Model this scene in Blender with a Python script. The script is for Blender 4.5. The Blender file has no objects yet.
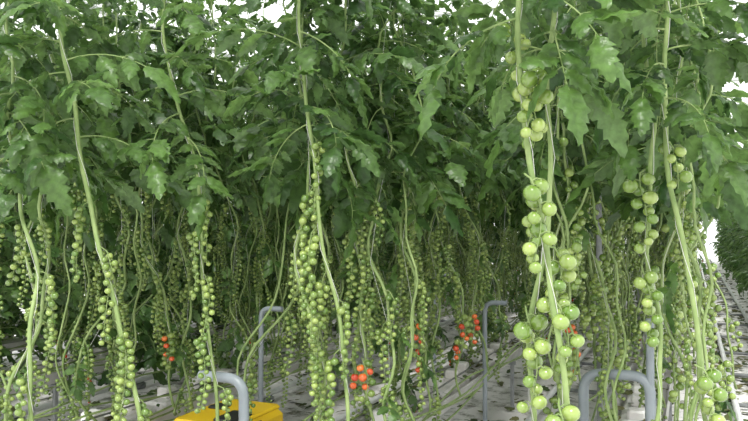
import bpy, math, numpy as np
from mathutils import Vector
R = np.random.RandomState
scene = bpy.context.scene

# ------------------------------------------------------------ materials
def new_mat(name):
    m = bpy.data.materials.new(name); m.use_nodes = True
    nt = m.node_tree; nt.nodes.clear()
    return m, nt, nt.nodes, nt.links

def leaf_mat(name, dark, light, trans=0.35):
    m, nt, N, L = new_mat(name)
    out = N.new('ShaderNodeOutputMaterial'); geo = N.new('ShaderNodeNewGeometry')
    oi = N.new('ShaderNodeObjectInfo')
    add = N.new('ShaderNodeMath'); add.operation = 'MULTIPLY_ADD'
    L.new(geo.outputs['Random Per Island'], add.inputs[0]); add.inputs[1].default_value = 0.8
    mul = N.new('ShaderNodeMath'); mul.operation = 'MULTIPLY'; mul.inputs[1].default_value = 0.2
    L.new(oi.outputs['Random'], mul.inputs[0]); L.new(mul.outputs[0], add.inputs[2])
    ramp = N.new('ShaderNodeValToRGB')
    ramp.color_ramp.elements[0].color = (*dark, 1); ramp.color_ramp.elements[1].color = (*light, 1)
    L.new(add.outputs[0], ramp.inputs[0])
    tc = N.new('ShaderNodeTexCoord')
    nz = N.new('ShaderNodeTexNoise'); nz.inputs['Scale'].default_value = 38; nz.inputs['Detail'].default_value = 3
    L.new(tc.outputs['Object'], nz.inputs['Vector'])
    mr = N.new('ShaderNodeMapRange'); mr.inputs['From Min'].default_value = .3; mr.inputs['From Max'].default_value = .7
    mr.inputs['To Min'].default_value = .65; mr.inputs['To Max'].default_value = 1.15
    L.new(nz.outputs[0], mr.inputs[0])
    mx = N.new('ShaderNodeMix'); mx.data_type = 'RGBA'; mx.blend_type = 'MULTIPLY'; mx.inputs[0].default_value = 1
    L.new(ramp.outputs[0], mx.inputs[6]); L.new(mr.outputs[0], mx.inputs[7])
    bk = N.new('ShaderNodeMix'); bk.data_type = 'RGBA'
    L.new(geo.outputs['Backfacing'], bk.inputs[0]); L.new(mx.outputs[2], bk.inputs[6])
    hs = N.new('ShaderNodeHueSaturation'); hs.inputs['Saturation'].default_value = 0.9; hs.inputs['Value'].default_value = 1.2
    L.new(mx.outputs[2], hs.inputs['Color']); L.new(hs.outputs[0], bk.inputs[7])
    p = N.new('ShaderNodeBsdfPrincipled'); p.inputs['Roughness'].default_value = 0.36
    p.inputs['Specular IOR Level'].default_value = 0.45
    L.new(bk.outputs[2], p.inputs['Base Color'])
    bp = N.new('ShaderNodeBump'); bp.inputs['Strength'].default_value = 0.7; bp.inputs['Distance'].default_value = 0.007
    L.new(nz.outputs[0], bp.inputs['Height']); L.new(bp.outputs[0], p.inputs['Normal'])
    tr = N.new('ShaderNodeBsdfTranslucent')
    h2 = N.new('ShaderNodeHueSaturation'); h2.inputs['Saturation'].default_value = 1.12; h2.inputs['Value'].default_value = 2.1
    h2.inputs['Hue'].default_value = 0.485
    L.new(bk.outputs[2], h2.inputs['Color']); L.new(h2.outputs[0], tr.inputs['Color'])
    ms = N.new('ShaderNodeMixShader'); ms.inputs[0].default_value = trans
    L.new(p.outputs[0], ms.inputs[1]); L.new(tr.outputs[0], ms.inputs[2]); L.new(ms.outputs[0], out.inputs[0])
    return m

def simple(name, c1, c2=None, rough=0.5, scale=8.0, metal=0.0, bump=0.0, island=False, spec=0.5, coat=0.0):
    m, nt, N, L = new_mat(name)
    out = N.new('ShaderNodeOutputMaterial'); p = N.new('ShaderNodeBsdfPrincipled')
    p.inputs['Roughness'].default_value = rough; p.inputs['Metallic'].default_value = metal
    p.inputs['Specular IOR Level'].default_value = spec
    p.inputs['Coat Weight'].default_value = coat; p.inputs['Coat Roughness'].default_value = .12
    c2 = c2 or tuple(x * 0.8 for x in c1)
    tc = N.new('ShaderNodeTexCoord'); nz = N.new('ShaderNodeTexNoise'); nz.inputs['Scale'].default_value = scale
    nz.inputs['Detail'].default_value = 5
    L.new(tc.outputs['Object'], nz.inputs['Vector'])
    ramp = N.new('ShaderNodeValToRGB'); ramp.color_ramp.elements[0].color = (*c1, 1); ramp.color_ramp.elements[1].color = (*c2, 1)
    ramp.color_ramp.elements[0].position = 0.3 if not island else 0.0
    ramp.color_ramp.elements[1].position = 0.7 if not island else 1.0
    if island:
        geo = N.new('ShaderNodeNewGeometry'); L.new(geo.outputs['Random Per Island'], ramp.inputs[0])
    else:
        L.new(nz.outputs[0], ramp.inputs[0])
    L.new(ramp.outputs[0], p.inputs['Base Color'])
    if bump:
        bp = N.new('ShaderNodeBump'); bp.inputs['Strength'].default_value = bump; bp.inputs['Distance'].default_value = 0.02
        L.new(nz.outputs[0], bp.inputs['Height']); L.new(bp.outputs[0], p.inputs['Normal'])
    L.new(p.outputs[0], out.inputs[0])
    return m

M_LEAF = leaf_mat('tomato_leaf', (0.020, 0.060, 0.015), (0.125, 0.225, 0.060), 0.34)
M_STEM = simple('tomato_stem', (0.28, 0.36, 0.14), (0.16, 0.24, 0.07), 0.6, 14, bump=0.3)
M_GREEN = simple('unripe_tomato_skin', (0.12, 0.215, 0.03), (0.32, 0.41, 0.105), 0.22, island=True, coat=.8)
M_RED = simple('ripe_tomato_skin', (0.55, 0.04, 0.015), (0.72, 0.17, 0.025), 0.25, island=True, coat=.6)
M_CHERRY = simple('cherry_tomato_skin', (0.085, 0.16, 0.025), (0.27, 0.35, 0.085), 0.28, island=True, coat=.5)
M_STRING = simple('white_twine', (0.7, 0.7, 0.66), None, 0.8)
M_STEEL = simple('galvanised_steel', (0.34, 0.35, 0.36), (0.25, 0.26, 0.27), 0.45, 20, 0.3)
M_GREYP = simple('grey_painted_pipe', (0.25, 0.28, 0.31), (0.20, 0.225, 0.25), 0.4, 12)
M_WHITEP = simple('white_painted_steel', (0.74, 0.75, 0.75), (0.60, 0.61, 0.60), 0.45, 5)
M_GUT = simple('gutter_sheet', (0.66, 0.64, 0.64), (0.48, 0.46, 0.46), 0.45, 6)
M_SLAB = simple('slab_wrap', (0.90, 0.87, 0.87), (0.68, 0.64, 0.63), 0.4, 9, bump=0.6)
M_YEL = simple('yellow_paint', (0.90, 0.60, 0.02), (0.84, 0.53, 0.02), 0.4, 6)
M_BLACK = simple('black_plastic', (0.02, 0.02, 0.022), None, 0.5)
M_HOSE = simple('irrigation_hose', (0.2, 0.2, 0.2), None, 0.5)
M_LITTER = simple('fallen_leaf', (0.04, 0.075, 0.02), (0.17, 0.16, 0.06), 0.8, island=True)

def floor_mat():
    m, nt, N, L = new_mat('white_ground_cover')
    out = N.new('ShaderNodeOutputMaterial'); p = N.new('ShaderNodeBsdfPrincipled'); p.inputs['Roughness'].default_value = 0.55
    tc = N.new('ShaderNodeTexCoord')
    n1 = N.new('ShaderNodeTexNoise'); n1.inputs['Scale'].default_value = 3.5; n1.inputs['Detail'].default_value = 9; n1.inputs['Roughness'].default_value = 0.75
    L.new(tc.outputs['Object'], n1.inputs['Vector'])
    r = N.new('ShaderNodeValToRGB'); e = r.color_ramp.elements
    e[0].position = 0.36; e[0].color = (0.14, 0.13, 0.09, 1); e[1].position = 0.49; e[1].color = (0.86, 0.83, 0.83, 1)
    L.new(n1.outputs[0], r.inputs[0]); L.new(r.outputs[0], p.inputs['Base Color'])
    b = N.new('ShaderNodeBump'); b.inputs['Strength'].default_value = 0.6; b.inputs['Distance'].default_value = 0.03
    L.new(n1.outputs[0], b.inputs['Height']); L.new(b.outputs[0], p.inputs['Normal'])
    L.new(p.outputs[0], out.inputs[0]); return m
M_FLOOR = floor_mat()

def glass_mat():
    m, nt, N, L = new_mat('horticultural_glass')
    out = N.new('ShaderNodeOutputMaterial'); t = N.new('ShaderNodeBsdfTransparent'); t.inputs[0].default_value = (0.97, 0.99, 0.98, 1)
    d = N.new('ShaderNodeBsdfTranslucent'); d.inputs[0].default_value = (0.9, 0.93, 0.92, 1)
    nz = N.new('ShaderNodeTexNoise'); nz.inputs['Scale'].default_value = 0.7
    mr = N.new('ShaderNodeMapRange'); mr.inputs['To Min'].default_value = 0.05; mr.inputs['To Max'].default_value = 0.25
    L.new(nz.outputs[0], mr.inputs[0])
    ms = N.new('ShaderNodeMixShader'); L.new(mr.outputs[0], ms.inputs[0])
    L.new(t.outputs[0], ms.inputs[1]); L.new(d.outputs[0], ms.inputs[2]); L.new(ms.outputs[0], out.inputs[0]); return m
M_GLASS = glass_mat()

# ------------------------------------------------------------ mesh builder
class MB:
    def __init__(s): s.v = []; s.f = []; s.m = []; s.n = 0
    def add(s, v, faces, mat):
        v = np.asarray(v, float); s.v.append(v)
        for fa in faces:
            fa = np.asarray(fa)
            if len(fa) == 0: continue
            s.f.extend((fa + s.n).tolist()); s.m.extend([mat] * len(fa))
        s.n += len(v)
    def add_mixed(s, v, fq, mats):
        s.v.append(v); s.f.extend((fq + s.n).tolist()); s.m.extend(mats); s.n += len(v)
    def mesh(s, name, mats, smooth=True):
        me = bpy.data.meshes.new(name)
        me.from_pydata(np.concatenate(s.v).tolist(), [], s.f)
        for m in mats: me.materials.append(m)
        me.polygons.foreach_set('material_index', np.array(s.m, dtype=np.int32))
        me.polygons.foreach_set('use_smooth', np.full(len(s.f), smooth))
        me.update(); s.v = s.f = s.m = None; return me
    def obj(s, name, mats, smooth=True, parent=None):
        o = bpy.data.objects.new(name, s.mesh(name, mats, smooth)); scene.collection.objects.link(o)
        if parent: o.parent = parent
        return o

def tube(mb, pts, rad, sides, mat, cap=False):
    pts = np.asarray(pts, float); n = len(pts)
    rad = np.full(n, rad) if np.isscalar(rad) else np.asarray(rad)
    t = np.gradient(pts, axis=0); t /= (np.linalg.norm(t, axis=1)[:, None] + 1e-9)
    ref = np.array([1., 0, 0]) if abs(t[0][0]) < 0.8 else np.array([0, 1., 0])
    V = []
    a = np.linspace(0, 2 * math.pi, sides, endpoint=False)
    u = ref - t[0] * ref.dot(t[0]); u /= np.linalg.norm(u)
    for i in range(n):
        u = u - t[i] * u.dot(t[i]); u /= (np.linalg.norm(u) + 1e-9); w = np.cross(t[i], u)
        V.append(pts[i] + rad[i] * (np.cos(a)[:, None] * u + np.sin(a)[:, None] * w))
    V = np.concatenate(V)
    i, j = np.meshgrid(np.arange(n - 1), np.arange(sides), indexing='ij'); i = i.ravel(); j = j.ravel(); k = (j + 1) % sides
    Q = np.stack([i * sides + j, i * sides + k, (i + 1) * sides + k, (i + 1) * sides + j], 1)
    mb.add(V, [Q], mat)
    if cap:
        for e in (0, n - 1):
            c = np.vstack([V[e * sides:(e + 1) * sides], pts[e]])
            mb.add(c, [np.array([[q, (q + 1) % sides, sides] for q in range(sides)])], mat)

def box(mb, c, s, mat, bev=0.0):
    x, y, z = [q / 2 for q in s]
    b = min(bev, x * .9, y * .9, z * .9)
    if b <= 0:
        v = [(sx * x, sy * y, sz * z) for sz in (-1, 1) for sy in (-1, 1) for sx in (-1, 1)]
        f = [(0, 2, 3, 1), (4, 5, 7, 6), (0, 1, 5, 4), (2, 6, 7, 3), (0, 4, 6, 2), (1, 3, 7, 5)]
        mb.add(np.array(v) + np.array(c), [np.array(f)], mat); return
    def ring(xx, yy, zz): 
        return [(xx - b, -yy, zz), (xx, -yy + b, zz), (xx, yy - b, zz), (xx - b, yy, zz), (-xx + b, yy, zz), (-xx, yy - b, zz), (-xx, -yy + b, zz), (-xx + b, -yy, zz)]
    rs = [ring(x - b * .7, y - b * .7, -z), ring(x, y, -z + b), ring(x, y, z - b), ring(x - b * .7, y - b * .7, z)]
    v = np.array(sum(rs, [])) + np.array(c)
    q = [(r * 8 + i, r * 8 + (i + 1) % 8, (r + 1) * 8 + (i + 1) % 8, (r + 1) * 8 + i) for r in range(3) for i in range(8)]
    mb.add(v, [np.array(q)], mat)
    n0 = mb.n - 32
    mb.f.append([n0 + i for i in reversed(range(8))]); mb.m.append(mat)
    mb.f.append([n0 + 24 + i for i in range(8)]); mb.m.append(mat)

# ------------------------------------------------------------ leaf prototypes
def leaflet(L, rng, n=13, cols=(-1, -.5, 0, .5, 1)):
    t = np.linspace(0, 1, n)
    w = 0.5 * L * rng.uniform(.56, .76) * np.sin(math.pi * np.clip(t, 0, 1) ** 0.66) ** 0.8
    w[0] = 0.004; w[-1] = 0.001
    V = []
    droop = rng.uniform(.15, .6); fold = rng.uniform(-.1, .35); tw = rng.uniform(-.5, .5)
    ph = rng.uniform(0, 6); bendy = rng.uniform(-.12, .12)
    for i in range(n):
        tooth = 1.0 if i % 2 else rng.uniform(.62, .8)
        sh = 0.035 * L if i % 2 else -0.01 * L
        for c in cols:
            ww = w[i] * abs(c) * (tooth if abs(c) == 1 else .95)
            y = math.copysign(ww, c) if c else 0
            x = t[i] * L + (sh if abs(c) == 1 and 0 < i < n - 1 else 0) - 0.08 * L * c * c * (1 - t[i]) 
            z = -droop * L * t[i] ** 2 + fold * abs(y) - (0.4 * abs(y) if abs(c) == 1 else 0)
            z += 0.035 * L * math.sin(ph + i * 1.7 + c * 2.1) + tw * y * t[i]
            V.append((x, y + bendy * L * t[i] ** 2, z))
    V = np.array(V); C = len(cols)
    i, j = np.meshgrid(np.arange(n - 1), np.arange(C - 1), indexing='ij'); i = i.ravel(); j = j.ravel()
    Q = np.stack([i * C + j, (i + 1) * C + j, (i + 1) * C + j + 1, i * C + j + 1], 1)
    return V, Q

def frame(yaw, pitch, roll):
    cy, sy, cp, sp, cr, sr = math.cos(yaw), math.sin(yaw), math.cos(pitch), math.sin(pitch), math.cos(roll), math.sin(roll)
    Rz = np.array([[cy, -sy, 0], [sy, cy, 0], [0, 0, 1]])
    Ry = np.array([[cp, 0, -sp], [0, 1, 0], [sp, 0, cp]])
    Rx = np.array([[1, 0, 0], [0, cr, -sr], [0, sr, cr]])
    return Rz @ Ry @ Rx

def compound_leaf(seed, n=13, cols=(-1, -.5, 0, .5, 1)):
    rng = R(seed); mb = MB(); L = 0.36
    a = rng.uniform(0, .45); P = [np.zeros(3)]; A = [a]; K = 10
    total = rng.uniform(.7, 1.4); side = rng.uniform(-.6, .6)
    for i in range(K):
        a -= total / K; A.append(a)
        P.append(P[-1] + L / K * np.array([math.cos(a), side * i / K * .5, math.sin(a)]))
    P = np.array(P)
    hi = n > 10
    tube(mb, P if hi else P[::2], np.linspace(.0038, .0015, K + 1)[::1 if hi else 2], 5 if hi else 3, 1)
    def put(s, yaw, ln, pit):
        k = min(int(s * K), K); p = P[k]
        st = 0.025 if s < 1 else 0.01
        F = frame(yaw, pit, rng.uniform(-.6, .6))
        v, q = leaflet(ln, rng, n, cols); v = v + np.array([st, 0, 0]); v = v @ F.T + p
        mb.add(v, [q], 0)
        if hi: tube(mb, np.array([p, p + F @ np.array([st + .005, 0, 0])]), .0014, 4, 1)
    put(1.0, side, rng.uniform(.15, .19), A[-1] * .8)
    for s, ln in ((.28, .09), (.5, .125), (.72, .14), (.88, .12)):
        for sg in (-1, 1):
            put(s + rng.uniform(-.04, .04), sg * rng.uniform(.7, 1.25), ln * rng.uniform(.75, 1.25), rng.uniform(-.8, .2))
    for s in (.4, .62):
        put(s, rng.choice([-1, 1]) * 1.4, rng.uniform(.045, .07), rng.uniform(-.5, .2))
    return np.concatenate(mb.v), np.array(mb.f), mb.m
LEAVES = {1: [compound_leaf(100 + i) for i in range(10)], 0: [compound_leaf(100 + i, 9, (-1, 0, 1)) for i in range(10)]}

def sphere(nu, nv):
    V = [(0, 0, 1.)]
    for i in range(1, nv):
        th = math.pi * i / nv
        for j in range(nu):
            ph = 2 * math.pi * j / nu; V.append((math.sin(th) * math.cos(ph), math.sin(th) * math.sin(ph), math.cos(th)))
    V.append((0, 0, -1.)); V = np.array(V)
    if nu > 10:
        d = np.exp(-((V[:, 0] ** 2 + V[:, 1] ** 2) / .06)) * (V[:, 2] > 0); V[:, 2] -= .13 * d
    T = [(0, 1 + j, 1 + (j + 1) % nu) for j in range(nu)]
    o = 1 + (nv - 2) * nu; T += [(o + j, len(V) - 1, o + (j + 1) % nu) for j in range(nu)]
    Q = [(1 + i * nu + j, 1 + (i + 1) * nu + j, 1 + (i + 1) * nu + (j + 1) % nu, 1 + i * nu + (j + 1) % nu) for i in range(nv - 2) for j in range(nu)]
    return V, np.array(T), np.array(Q)
SPH = {0: sphere(7, 5), 1: sphere(16, 11), 2: sphere(10, 7)}

def tomato(mb, c, r, rng, mat, lod, attach):
    V, T, Q = SPH[2 if (lod == 0 and r > .019) else lod]
    F = frame(rng.uniform(0, 6.28), rng.uniform(-.5, .5), rng.uniform(-.4, .4))
    v = (V * np.array([r, r, r * rng.uniform(.86, .98)])) @ F.T + c
    mb.add(v, [T, Q], mat)
    if lod == 0 and r < .019: return
    top = F @ np.array([0, 0, r * .86]) + c
    vs = [F @ np.array([0, 0, r * .9]) + c]; fs = []
    for k in range(5):
        a = k * 1.2566 + rng.uniform(-.2, .2)
        for da, rr, zz in ((-.3, .25, .93), (.3, .25, .93), (0, .95, .62 if r > .02 else .75)):
            vs.append(F @ np.array([rr * r * math.cos(a + da), rr * r * math.sin(a + da), zz * r * 1.02]) + c)
        fs.append((0, 1 + k * 3, 2 + k * 3)); fs.append((1 + k * 3, 3 + k * 3, 2 + k * 3))
    mb.add(np.array(vs), [np.array(fs)], 1)
    if lod:
        mid = (top + attach) / 2 + np.array([0, 0, .006])
        tube(mb, np.array([attach, mid, top]), .0022 if r > .02 else .0014, 5, 1)

def truss(mb, p, az, rng, kind, lod, ripe=0.0, length=None, scale=1.0):
    d = np.array([math.cos(az), math.sin(az), 0]); lat = np.array([-d[1], d[0], 0])
    big = kind == 'big'
    n = rng.randint(6, 10) if big else rng.randint(14, 26)
    if length: n = length
    step = (.022 if big else .0150) * scale
    out = (.045 if big else .035) * rng.uniform(.7, 1.5)
    H = n * step + .03
    s = np.linspace(0, 1, 7)
    path = p + np.outer(np.minimum(1, s * 3) ** .7 * out, d) + np.outer(.02 * np.sin(s * 5 + az), lat)
    path[:, 2] += .02 * np.sin(np.minimum(s * 4, math.pi)) - H * np.clip(s - .08, 0, 1) * 1.08
    tube(mb, path, np.linspace(.0035 if big else .0025, .0015, 7), 5 if lod else 3, 1)
    for i in range(n):
        f = .2 + .8 * i / n
        q = np.array([np.interp(f, s, path[:, k]) for k in range(3)])
        r = (rng.uniform(.019, .0275) if big else rng.uniform(.0115, .0165)) * (1 - .3 * i / n) * scale
        ang = i * 2.2 + rng.uniform(-.5, .5) if big else (i % 2) * pi + rng.uniform(-.9, .9)
        off = (lat * math.cos(ang) + d * math.sin(ang)) * (r * 1.02 + .004)
        isr = rng.rand() < ripe * (1.3 - i / n)
        tomato(mb, q + off - np.array([0, 0, r * .6]), r * (1.12 if isr else 1), rng, 3 if isr else 2, lod, q)

def catmull(W, m=10):
    W = np.array(W, float); W = np.vstack([2 * W[0] - W[1], W, 2 * W[-1] - W[-2]]); out = []
    for i in range(1, len(W) - 2):
        for t in np.linspace(0, 1, m, endpoint=False):
            a, b, c, d = W[i - 1:i + 3]
            out.append(.5 * ((2 * b) + (c - a) * t + (2 * a - 5 * b + 4 * c - d) * t * t + (3 * b - a - 3 * c + d) * t ** 3))
    out.append(W[-2]); return np.array(out)

def plant(seed, W, kind='cherry', lod=0, leaf_from=1.95, leaf_to=3.25, fr=(0.75, 2.05), fstep=.24, ripe=.0, nleaf=.058,
          trusses=None, rad=.0075, lscale=1.0, wob=.03, lowleaf=0, sidestem=False):
    rng = R(seed); mb = MB(); LV = LEAVES[lod]
    P = catmull(W, 12 if lod else 8)
    z = P[:, 2]; ph = rng.uniform(0, 6, 4)
    P[:, 0] += wob * np.sin(z * 7 + ph[0]) + wob * .35 * np.sin(z * 17 + ph[1])
    P[:, 1] += wob * np.sin(z * 6 + ph[2]) + wob * .35 * np.sin(z * 15 + ph[3])
    r = np.interp(z, [0, .6, 2.2, 3.3], [rad * 1.05, rad * 1.05, rad * .95, rad * .55])
    tube(mb, P, r, 8 if lod else 5, 1)
    if sidestem:
        k = np.clip((z - .7) / 1.2, 0, 1); q = P.copy()
        q[:, 0] += .10 * np.sin(k * 3.14 * .5) * math.cos(ph[0]) + .03 * np.sin(z * 8 + ph[2]) * k
        q[:, 1] += .22 * np.sin(k * 3.14 * .5) * (1 if ph[1] > 3 else -1)
        tube(mb, q, r * .8, 5, 1)
    def at(zz): return np.array([np.interp(zz, z, P[:, 0]), np.interp(zz, z, P[:, 1]), zz])
    top = at(z.max()); 
    S = [at(zz) + np.array([.012 * math.sin(zz * 14), .012 * math.cos(zz * 14), 0]) for zz in np.arange(1.0, z.max(), .1 if lod else .3)]
    S.append(np.array([top[0], top[1], 3.78])); tube(mb, np.array(S), .0011, 3, 4)
    zz = leaf_from; az = rng.uniform(0, 6)
    while zz < min(leaf_to, z.max()):
        v, f, m = LV[rng.randint(len(LV))]
        hh = (zz - leaf_from) / (leaf_to - leaf_from)
        sc = rng.uniform(.72, 1.12) * (1.05 - .4 * hh) * lscale
        F = frame(az, rng.uniform(-.45, .3) + .35 * hh, rng.uniform(-.4, .4))
        mb.add_mixed((v * sc) @ F.T + at(zz), f, m)
        az += 2.4 + rng.uniform(-.5, .5); zz += nleaf * rng.uniform(.6, 1.4)
    for i in range(lowleaf):
        zl = rng.uniform(.6, leaf_from); v, f, m = LV[rng.randint(len(LV))]
        F = frame(rng.uniform(0, 6.28), rng.uniform(-.8, -.1), 0); mb.add_mixed((v * rng.uniform(.35, .75)) @ F.T + at(zl), f, m)
    if trusses is None:
        zz = fr[0] + rng.uniform(0, .1); az = rng.uniform(0, 6); first = True
        while zz < fr[1]:
            truss(mb, at(zz), az, rng, kind, lod, ripe if first else 0)
            first = False
            az += 2.6 + rng.uniform(-.9, .9); zz += fstep * rng.uniform(.6, 1.4)
    else:
        for t in trusses:
            truss(mb, at(t[0]), t[1], rng, kind, lod, t[4] if len(t) > 4 else 0, t[2] if len(t) > 2 else None, t[3] if len(t) > 3 else 1.0)
    return mb
MATS_C = [M_LEAF, M_STEM, M_CHERRY, M_RED, M_STRING]
MATS_B = [M_LEAF, M_STEM, M_GREEN, M_RED, M_STRING]

# ------------------------------------------------------------ close plants (world coordinates, metres)
def hero(seed, W, mats, **k):
    plant(seed, W, lod=1, **k).obj('tomato_plant', mats)
pi = math.pi
hero(1, [(-.25, 2.12, .60), (-.308, 2.047, 1.218), (-.367, 2.02, 1.604), (-.404, 2.005, 1.906), (-.43, 1.994, 2.32), (-.44, 1.99, 3.3)], MATS_B,
     kind='big', rad=.0085, wob=.008, leaf_from=2.2, trusses=[(1.22, -1.6, 8, 1.05), (1.50, 1.0, 7), (1.84, -1.2, 10, 1.08), (2.14, -.6, 8), (2.27, 2.0, 6)])
hero(2, [(-.40, 2.2, .60), (-.413, 2.15, 1.12), (-.429, 2.158, 1.478), (-.387, 2.176, 1.774), (-.367, 2.185, 2.365), (-.36, 2.19, 3.3)], MATS_B,
     kind='big', rad=.008, wob=.012, leaf_from=2.22, trusses=[(1.12, -1.2, 8), (1.46, -1.5, 11, 1.1), (1.64, -.5, 8), (1.8, 2.6, 6), (2.13, -2.2, 8)])
hero(3, [(.10, 2.68, .60), (.0475, 2.638, 1.09), (0, 2.617, 1.452), (-.053, 2.595, 1.816), (-.077, 2.584, 2.443), (-.08, 2.58, 3.3)], MATS_B,
     kind='big', rad=.0085, wob=.01, leaf_from=2.12, trusses=[(1.24, -1.0, 9), (1.98, 0.4, 6)])
hero(4, [(-.16, 2.85, .60), (-.12, 2.80, 1.1), (-.12, 2.79, 1.6), (-.14, 2.78, 2.3), (-.14, 2.77, 3.3)], MATS_B,
     kind='big', rad=.008, wob=.02, leaf_from=2.1, trusses=[(1.0, 3.0, 6), (1.55, -1.6, 10, 1.1), (1.9, -2.0, 11, 1.1)])
hero(5, [(-1.30, 2.75, .60), (-1.303, 2.705, .89), (-1.326, 2.695, 1.35), (-1.394, 2.665, 1.638), (-1.432, 2.649, 2.01), (-1.484, 2.626, 2.63), (-1.5, 2.62, 3.3)], MATS_C,
     rad=.0085, wob=.008, leaf_from=2.12, trusses=[(1.88, -2.9, 30, 1.2), (1.52, 3.1, 30, 1.2), (1.2, -2.6, 26, 1.2), (2.08, 0, 20, 1.1), (1.4, 0.2, 18, 1.1), (1.7, -2.2, 26, 1.15)])
hero(6, [(-1.95, 2.35, .60), (-2.013, 2.287, 1.0), (-2.105, 2.247, 1.36), (-2.196, 2.207, 1.8), (-2.262, 2.179, 2.2), (-2.324, 2.151, 2.6), (-2.36, 2.14, 3.3)], MATS_C,
     rad=.0095, wob=.008, leaf_from=2.05, trusses=[(1.62, 0, 22, 1.1), (1.32, -.6, 26, 1.15), (1.02, .5, 22, 1.1), (1.2, 3.0, 18), (1.8, -2.6, 20)])
hero(7, [(-1.9, 2.7, .60), (-1.931, 2.65, 1.06), (-1.959, 2.637, 1.546), (-1.999, 2.62, 1.9), (-2.12, 2.567, 2.56), (-2.15, 2.55, 3.3)], MATS_C,
     rad=.008, wob=.01, leaf_from=2.08, trusses=[(1.5, -.6, 20), (1.25, -1.5, 22), (1.85, .6, 20), (1.0, 0, 18), (1.7, -2, 20)])
hero(8, [(-2.9, 2.4, .60), (-2.86, 2.43, .88), (-2.789, 2.495, 1.396), (-2.746, 2.513, 2.05), (-2.74, 2.5, 3.3)], MATS_C,
     rad=.008, wob=.03, leaf_from=1.95, fr=(.8, 1.85))
hero(9, [(-1.55, 2.85, .60), (-1.5, 2.85, 1.1), (-1.62, 2.9, 1.5), (-1.6, 2.9, 2.1), (-1.62, 2.9, 3.3)], MATS_C,
     rad=.007, wob=.02, leaf_from=2.05, fr=(.8, 2.0), fstep=.24)
hero(10, [(-2.15, 2.0, .60), (-2.25, 2.0, 1.1), (-2.35, 2.05, 1.6), (-2.5, 2.1, 2.1), (-2.55, 2.1, 3.3)], MATS_C,
     rad=.0075, wob=.03, leaf_from=1.95, fr=(.8, 1.8), fstep=.26)
# plants carrying the first ripening fruit, low on the stem
for sd_, x, y, rp in ((21, -1.41, 3.12, .5), (22, -1.41, 3.85, .4), (23, -1.41, 5.05, .6), (24, -1.38, 4.35, .3), (25, -2.9, 3.4, .35), (26, -.6, 4.2, .3)):
    r_ = R(sd_)
    hero(sd_, [(x + .02, y + .2, .6), (x + r_.uniform(-.06, .06), y + .1, 1.0), (x, y, 1.5), (x - .1, y, 2.1), (x - .12, y, 3.3)], MATS_C,
         rad=.007, wob=.03, leaf_from=2.05, trusses=[(1.15 - .08 * (sd_ % 2), -1.3, 9, 1.4, rp), (.98, -2.8, 6, 1.35, rp), (1.45, .4, 22), (1.7, -2, 22), (1.95, 1, 22), (1.3, 2.5, 16), (1.6, -.6, 18)])

# ------------------------------------------------------------ plant variants for the rows
def genericW(rng):
    bx, by = rng.uniform(-.12, .12), rng.uniform(-.45, .45)
    return [(bx, by * 1.3, .58), (bx + rng.uniform(-.08, .08), by + rng.uniform(-.2, .2), 1.0), (rng.uniform(-.1, .1), by * .5 + rng.uniform(-.14, .14), 1.5),
            (rng.uniform(-.04, .04), rng.uniform(-.05, .05), 2.1), (0, 0, 2.7), (rng.uniform(-.03, .03), 0, 3.3)]
VC, VB, VL = [], [], []
for i in range(9):
    rng = R(500 + i); W = genericW(rng)
    VC.append(plant(500 + i, W, 'cherry', 0, ripe=.35 if i in (2, 7) else 0.0, wob=.04, fstep=(.17, .20, .25)[i % 3], fr=(.65, 2.1), leaf_from=1.94 + rng.uniform(0, .17), lowleaf=(1, 3, 5)[i % 3], sidestem=(i % 2 == 0)).mesh('cherry_tomato_plant', MATS_C))
for i in range(4):
    rng = R(700 + i); W = genericW(rng)
    VB.append(plant(700 + i, W, 'big', 0, wob=.03, fstep=.26, leaf_from=2.05, sidestem=(i % 2 == 0)).mesh('large_tomato_plant', MATS_B))
for i in range(3):
    rng = R(900 + i); W = genericW(rng)
    VL.append(plant(900 + i, W, 'cherry', 0, wob=.03, fstep=.5, leaf_from=.65, leaf_to=3.3, nleaf=.085).mesh('leafy_tomato_plant', MATS_C))

rng = R(42); cnt = 0
ROWS = [(1.55, 'L'), (-.3, 'A'), (-1.65, 'C'), (-3.2, 'C'), (-4.75, 'M'), (-6.3, 'L'), (-7.85, 'L')]
for rx, typ in ROWS:
    par = bpy.data.objects.new('tomato_plant_row', None); scene.collection.objects.link(par)
    for sx in (-.24, .24):
        y = {1.55: 8.0, -.3: 3.2, -1.65: 3.3}.get(rx, 2.7) + rng.uniform(0, .2)
        y = max(y, -rx * .75 - 1.0)
        ymax = 36 if rx > -3 else (28 if rx > -5 else 22)
        while y < ymax:
            if typ == 'A': me = VB[rng.randint(4)] if (y < 12 and rng.rand() < .7) else VC[rng.randint(9)]
            elif typ == 'C': me = VC[rng.randint(9)]
            elif typ == 'M': me = VC[rng.randint(9)] if rng.rand() < .6 else VL[rng.randint(3)]
            else: me = VL[rng.randint(3)]
            skip = rx == -1.65 and sx > 0 and any(abs(y - q) < .15 for q in (3.12, 3.85, 4.35, 5.05))
            if not skip:
                o = bpy.data.objects.new('tomato_vine', me); scene.collection.objects.link(o); cnt += 1
                o.location = (rx + sx + rng.uniform(-.07, .07), y, 0); o.rotation_euler[2] = rng.choice([0, pi]) + rng.uniform(-.35, .35)
                o.scale = (1, 1, rng.uniform(.95, 1.04) if rx < 1 else .84); o.parent = par
            y += rng.uniform(.25, .41) * (1 if y < 14 else 1.4)
print('instances', cnt)

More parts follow.
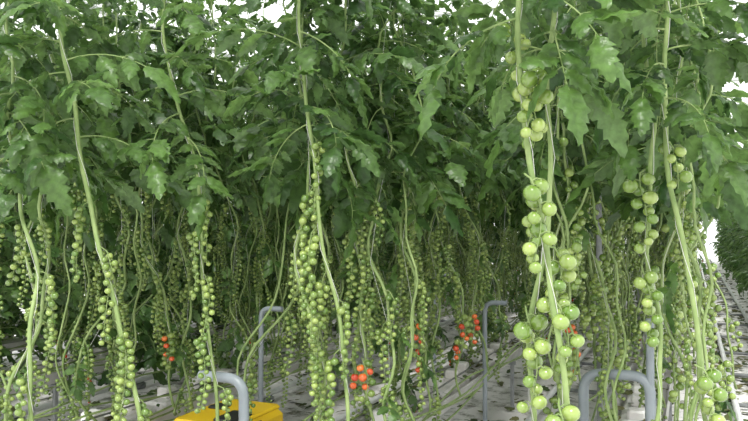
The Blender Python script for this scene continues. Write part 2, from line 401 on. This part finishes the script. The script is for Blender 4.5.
# ------------------------------------------------------------ gutters, slabs, rails
Y0, Y1 = 1.6, 40.0
for rx, typ in ROWS:
    mb = MB(); r2 = R(int(abs(rx) * 100))
    y0 = Y0 if rx < 1 else 3.0
    prof = [(-.17, .54), (-.155, .545), (-.13, .47), (-.05, .46), (0, .475), (.05, .46), (.13, .47), (.155, .545), (.17, .54), (.14, .45), (0, .44), (-.14, .45)]
    n = len(prof); V = [(rx + a, y, b) for y in (y0, Y1) for a, b in prof]
    Q = [(i, (i + 1) % n, n + (i + 1) % n, n + i) for i in range(n)]
    mb.add(V, [np.array(Q)], 0)
    y = y0 + .15
    while y < Y1 - 1:
        box(mb, (rx, y + .48, .515), (.2, .94, .08), 1, .02)
        for k in range(3):
            box(mb, (rx + r2.uniform(-.02, .02), y + .18 + k * .31, .585), (.1, .1, .07), 1, .012)
        y += 1.0
    y = y0 + .3
    while y < Y1:
        for sx in (-.13, .13): box(mb, (rx + sx, y, .22), (.03, .03, .44), 2)
        box(mb, (rx, y, .425), (.32, .04, .03), 2)
        y += 2.4
    yy = np.arange(y0 + .3, Y1 - .5, .35)
    for k in range(8):
        sx = (-1, 1)[k % 2] * (.19 + .025 * (k // 2))
        P = np.stack([rx + sx + .03 * np.sin(yy * 1.3 + k), yy, .46 + .05 * k / 2 + .05 * np.sin(yy * 2.1 + k * 2)], 1)
        tube(mb, P, .0065, 5, 3)
    tube(mb, np.array([(rx + .1, y0, .61), (rx + .1, Y1, .61)]), .006, 6, 4)
    mb.obj('growing_gutter', [M_GUT, M_SLAB, M_STEEL, M_STEM, M_HOSE], smooth=False)

def bend_path(W, r=.07, m=6):
    W = [np.array(w, float) for w in W]; out = [W[0]]
    for i in range(1, len(W) - 1):
        a = W[i - 1] - W[i]; b = W[i + 1] - W[i]; la = np.linalg.norm(a); lb = np.linalg.norm(b); rr = min(r, la * .45, lb * .45)
        p0 = W[i] + a / la * rr; p1 = W[i] + b / lb * rr
        for t in np.linspace(0, 1, m): out.append((1 - t) ** 2 * p0 + 2 * t * (1 - t) * W[i] + t * t * p1)
    out.append(W[-1]); return np.array(out)

for cx in [.62, -.97, -2.42, -3.97, -5.52, -7.07]:
    mb = MB()
    tube(mb, bend_path([(cx - .26, Y1, .09), (cx - .26, 2.6, .09), (cx + .26, 2.6, .09), (cx + .26, Y1, .09)], .1), .028, 10, 0, True)
    for y in np.arange(3.0, Y1, 1.5): 
        box(mb, (cx, y, .045), (.62, .05, .03), 1); box(mb, (cx - .26, y, .03), (.06, .12, .06), 1, .01); box(mb, (cx + .26, y, .03), (.06, .12, .06), 1, .01)
    mb.obj('pipe_rail', [M_WHITEP, M_STEEL])

def riser(W, r=.024, name='heating_pipe_riser', extra=None):
    mb = MB(); tube(mb, bend_path(W, .09, 8), r, 14, 0, True)
    e = W[0]; box(mb, (e[0], e[1], .012), (.13, .13, .024), 0, .008)
    if extra: extra(mb)
    mb.obj(name, [M_GREYP])
riser([(-1.86, 2.80, 0), (-1.86, 2.80, 1.0), (-2.10, 2.80, 1.0)])
riser([(-.47, 3.57, 0), (-.47, 3.57, 1.0), (-.17, 3.50, 1.02), (-.17, 3.50, 0)], extra=lambda mb: tube(mb, [(-.17, 3.50, 0), (-.17, 3.50, 1.28)], .018, 10, 0, True))
for x, y in ((-2.75, 4.35), (-1.42, 5.35), (-1.42, 8.6), (-2.75, 8.1), (-1.42, 12.)):
    riser([(x, y, 0), (x, y, 1.12), (x + .17, y, 1.12)], .018, 'crop_support_post')

for x in (-.62, -6.9):
    for y in np.arange(5.6, 36, 4.5):
        mb = MB(); box(mb, (x, y, 2.4), (.04, .04, 4.8), 0, .004); box(mb, (x, y, .01), (.16, .16, .02), 0); mb.obj('greenhouse_column', [M_STEEL])

mb = MB()
for rx, _ in ROWS:
    for sx in (-.3, .3): tube(mb, [(rx + sx, 1.2, 3.78), (rx + sx, Y1, 3.78)], .003, 4, 0)
mb.obj('crop_support_wires', [M_STEEL])

# yellow trolley
mb = MB(); cx, cy = -2.44, 3.52
box(mb, (cx, cy, .45), (.42, .56, .32), 0, .03)
box(mb, (cx, cy, .617), (.38, .52, .03), 0, .012)
box(mb, (cx + .11, cy - .12, .637), (.13, .2, .022), 1, .008)
box(mb, (cx - .1, cy + .05, .637), (.1, .1, .015), 1, .006)
box(mb, (cx, cy, .28), (.36, .74, .1), 1, .02)
box(mb, (cx + .12, cy - .283, .56), (.13, .012, .09), 1, .003)
box(mb, (cx - .06, cy - .283, .44), (.2, .012, .05), 1, .003)
box(mb, (cx + .213, cy - .1, .55), (.012, .22, .10), 1, .003)
for sx in (-.21, .21):
    for sy in (-.26, .26):
        tube(mb, np.array([(cx + sx - .025, cy + sy, .21), (cx + sx + .025, cy + sy, .21)]), .085, 18, 1, True)
        tube(mb, np.array([(cx + sx - .04, cy + sy, .21), (cx + sx - .02, cy + sy, .21)]), .1, 18, 1, True)
mb.obj('yellow_pipe_rail_trolley', [M_YEL, M_BLACK], smooth=False)

# fallen leaves
mb = MB(); r3 = R(77)
def fallen(x, y, z, s):
    v, q = leaflet(s, r3, 7, (-1, 0, 1)); F = frame(r3.uniform(0, 6.28), r3.uniform(-.15, .15), r3.uniform(-.5, .5))
    v = v * np.array([1, 1, .5]); mb.add(v @ F.T + np.array([x, y, z + .02]), [q], 0)
for i in range(4000):
    x = r3.uniform(-8, 1.2); y = 2 + 26 * r3.rand() ** 1.4; fallen(x, y, .01, r3.uniform(.05, .14))
for i in range(1200):
    x = r3.normal(.3, .33); fallen(min(x, 1.2), 4 + 26 * r3.rand(), .01, r3.uniform(.07, .16))
mb.obj('fallen_leaves', [M_LITTER])
mb = MB()
for i in range(2200):
    rx = ROWS[r3.randint(1, 6)][0]; fallen(rx + r3.uniform(-.14, .14), 1.8 + 20 * r3.rand(), .56, r3.uniform(.03, .10))
mb.obj('leaf_debris_on_slabs', [M_LITTER])

# ------------------------------------------------------------ shell
def plane(name, pts, mat):
    mb = MB(); mb.add(pts, [np.array([[0, 1, 2, 3]])], 0); return mb.obj(name, [mat], False)
XL, XR, YB, YF, H = -16, 8, 44, -4, 4.9
plane('floor', [(XL, YF, 0), (XR, YF, 0), (XR, YB, 0), (XL, YB, 0)], M_FLOOR)
plane('wall_back', [(XL, YB, 0), (XR, YB, 0), (XR, YB, H), (XL, YB, H)], M_GLASS)
plane('wall_front', [(XL, YF, 0), (XR, YF, 0), (XR, YF, H), (XL, YF, H)], M_GLASS)
plane('wall_left', [(XL, YF, 0), (XL, YB, 0), (XL, YB, H), (XL, YF, H)], M_GLASS)
plane('wall_right', [(XR, YF, 0), (XR, YB, 0), (XR, YB, H), (XR, YF, H)], M_GLASS)
mbg, mbf = MB(), MB()
x = XL
while x < XR:
    for a, b, za, zb in ((x, x + 2, H, H + .9), (x + 2, x + 4, H + .9, H)):
        mbg.add([(a, YF, za), (b, YF, zb), (b, YB, zb), (a, YB, za)], [np.array([[0, 1, 2, 3]])], 0)
        for y in np.arange(YF, YB, 1.2): tube(mbf, [(a, y, za), (b, y, zb)], .018, 4, 0)
    tube(mbf, [(x, YF, H), (x, YB, H)], .07, 6, 0); tube(mbf, [(x + 2, YF, H + .9), (x + 2, YB, H + .9)], .03, 6, 0)
    x += 4
for y in np.arange(1.0, YB, 4.5):
    for zz in (4.3, 4.75): tube(mbf, [(XL, y, zz), (XR, y, zz)], .03, 6, 0)
    xs = np.arange(XL, XR + .1, .5); P = np.array([(q, y, 4.3 + .45 * (i % 2)) for i, q in enumerate(xs)]); tube(mbf, P, .012, 4, 0)
for y in np.arange(YF, YB, 3.0):
    tube(mbf, [(XR, y, 0), (XR, y, H)], .03, 6, 0); tube(mbf, [(XL, y, 0), (XL, y, H)], .03, 6, 0)
for x in np.arange(XL, XR + .1, 2.0): tube(mbf, [(x, YB, 0), (x, YB, H)], .03, 6, 0)
mbg.obj('ceiling', [M_GLASS], False); mbf.obj('greenhouse_roof_frame', [M_WHITEP], False)

# ------------------------------------------------------------ light
w = bpy.data.worlds.new('overcast_sky'); scene.world = w; w.use_nodes = True
bg = w.node_tree.nodes['Background']; bg.inputs[0].default_value = (0.98, 0.985, 0.97, 1); bg.inputs[1].default_value = 1.9
sd = bpy.data.lights.new('sun', 'SUN'); sd.energy = 4.4; sd.angle = math.radians(12); sd.color = (1, .98, .93)
so = bpy.data.objects.new('sun', sd); scene.collection.objects.link(so); so.rotation_euler = (math.radians(36), math.radians(12), 0)

cam = bpy.data.cameras.new('camera'); co = bpy.data.objects.new('camera', cam); scene.collection.objects.link(co)
co.location = (0, 0, 1.7); co.rotation_euler = (math.radians(91.14), 0, math.radians(23.5)); cam.lens = 35; cam.sensor_width = 36
cam.clip_start = .05; cam.clip_end = 300
scene.camera = co
scene.view_settings.view_transform = 'Standard'
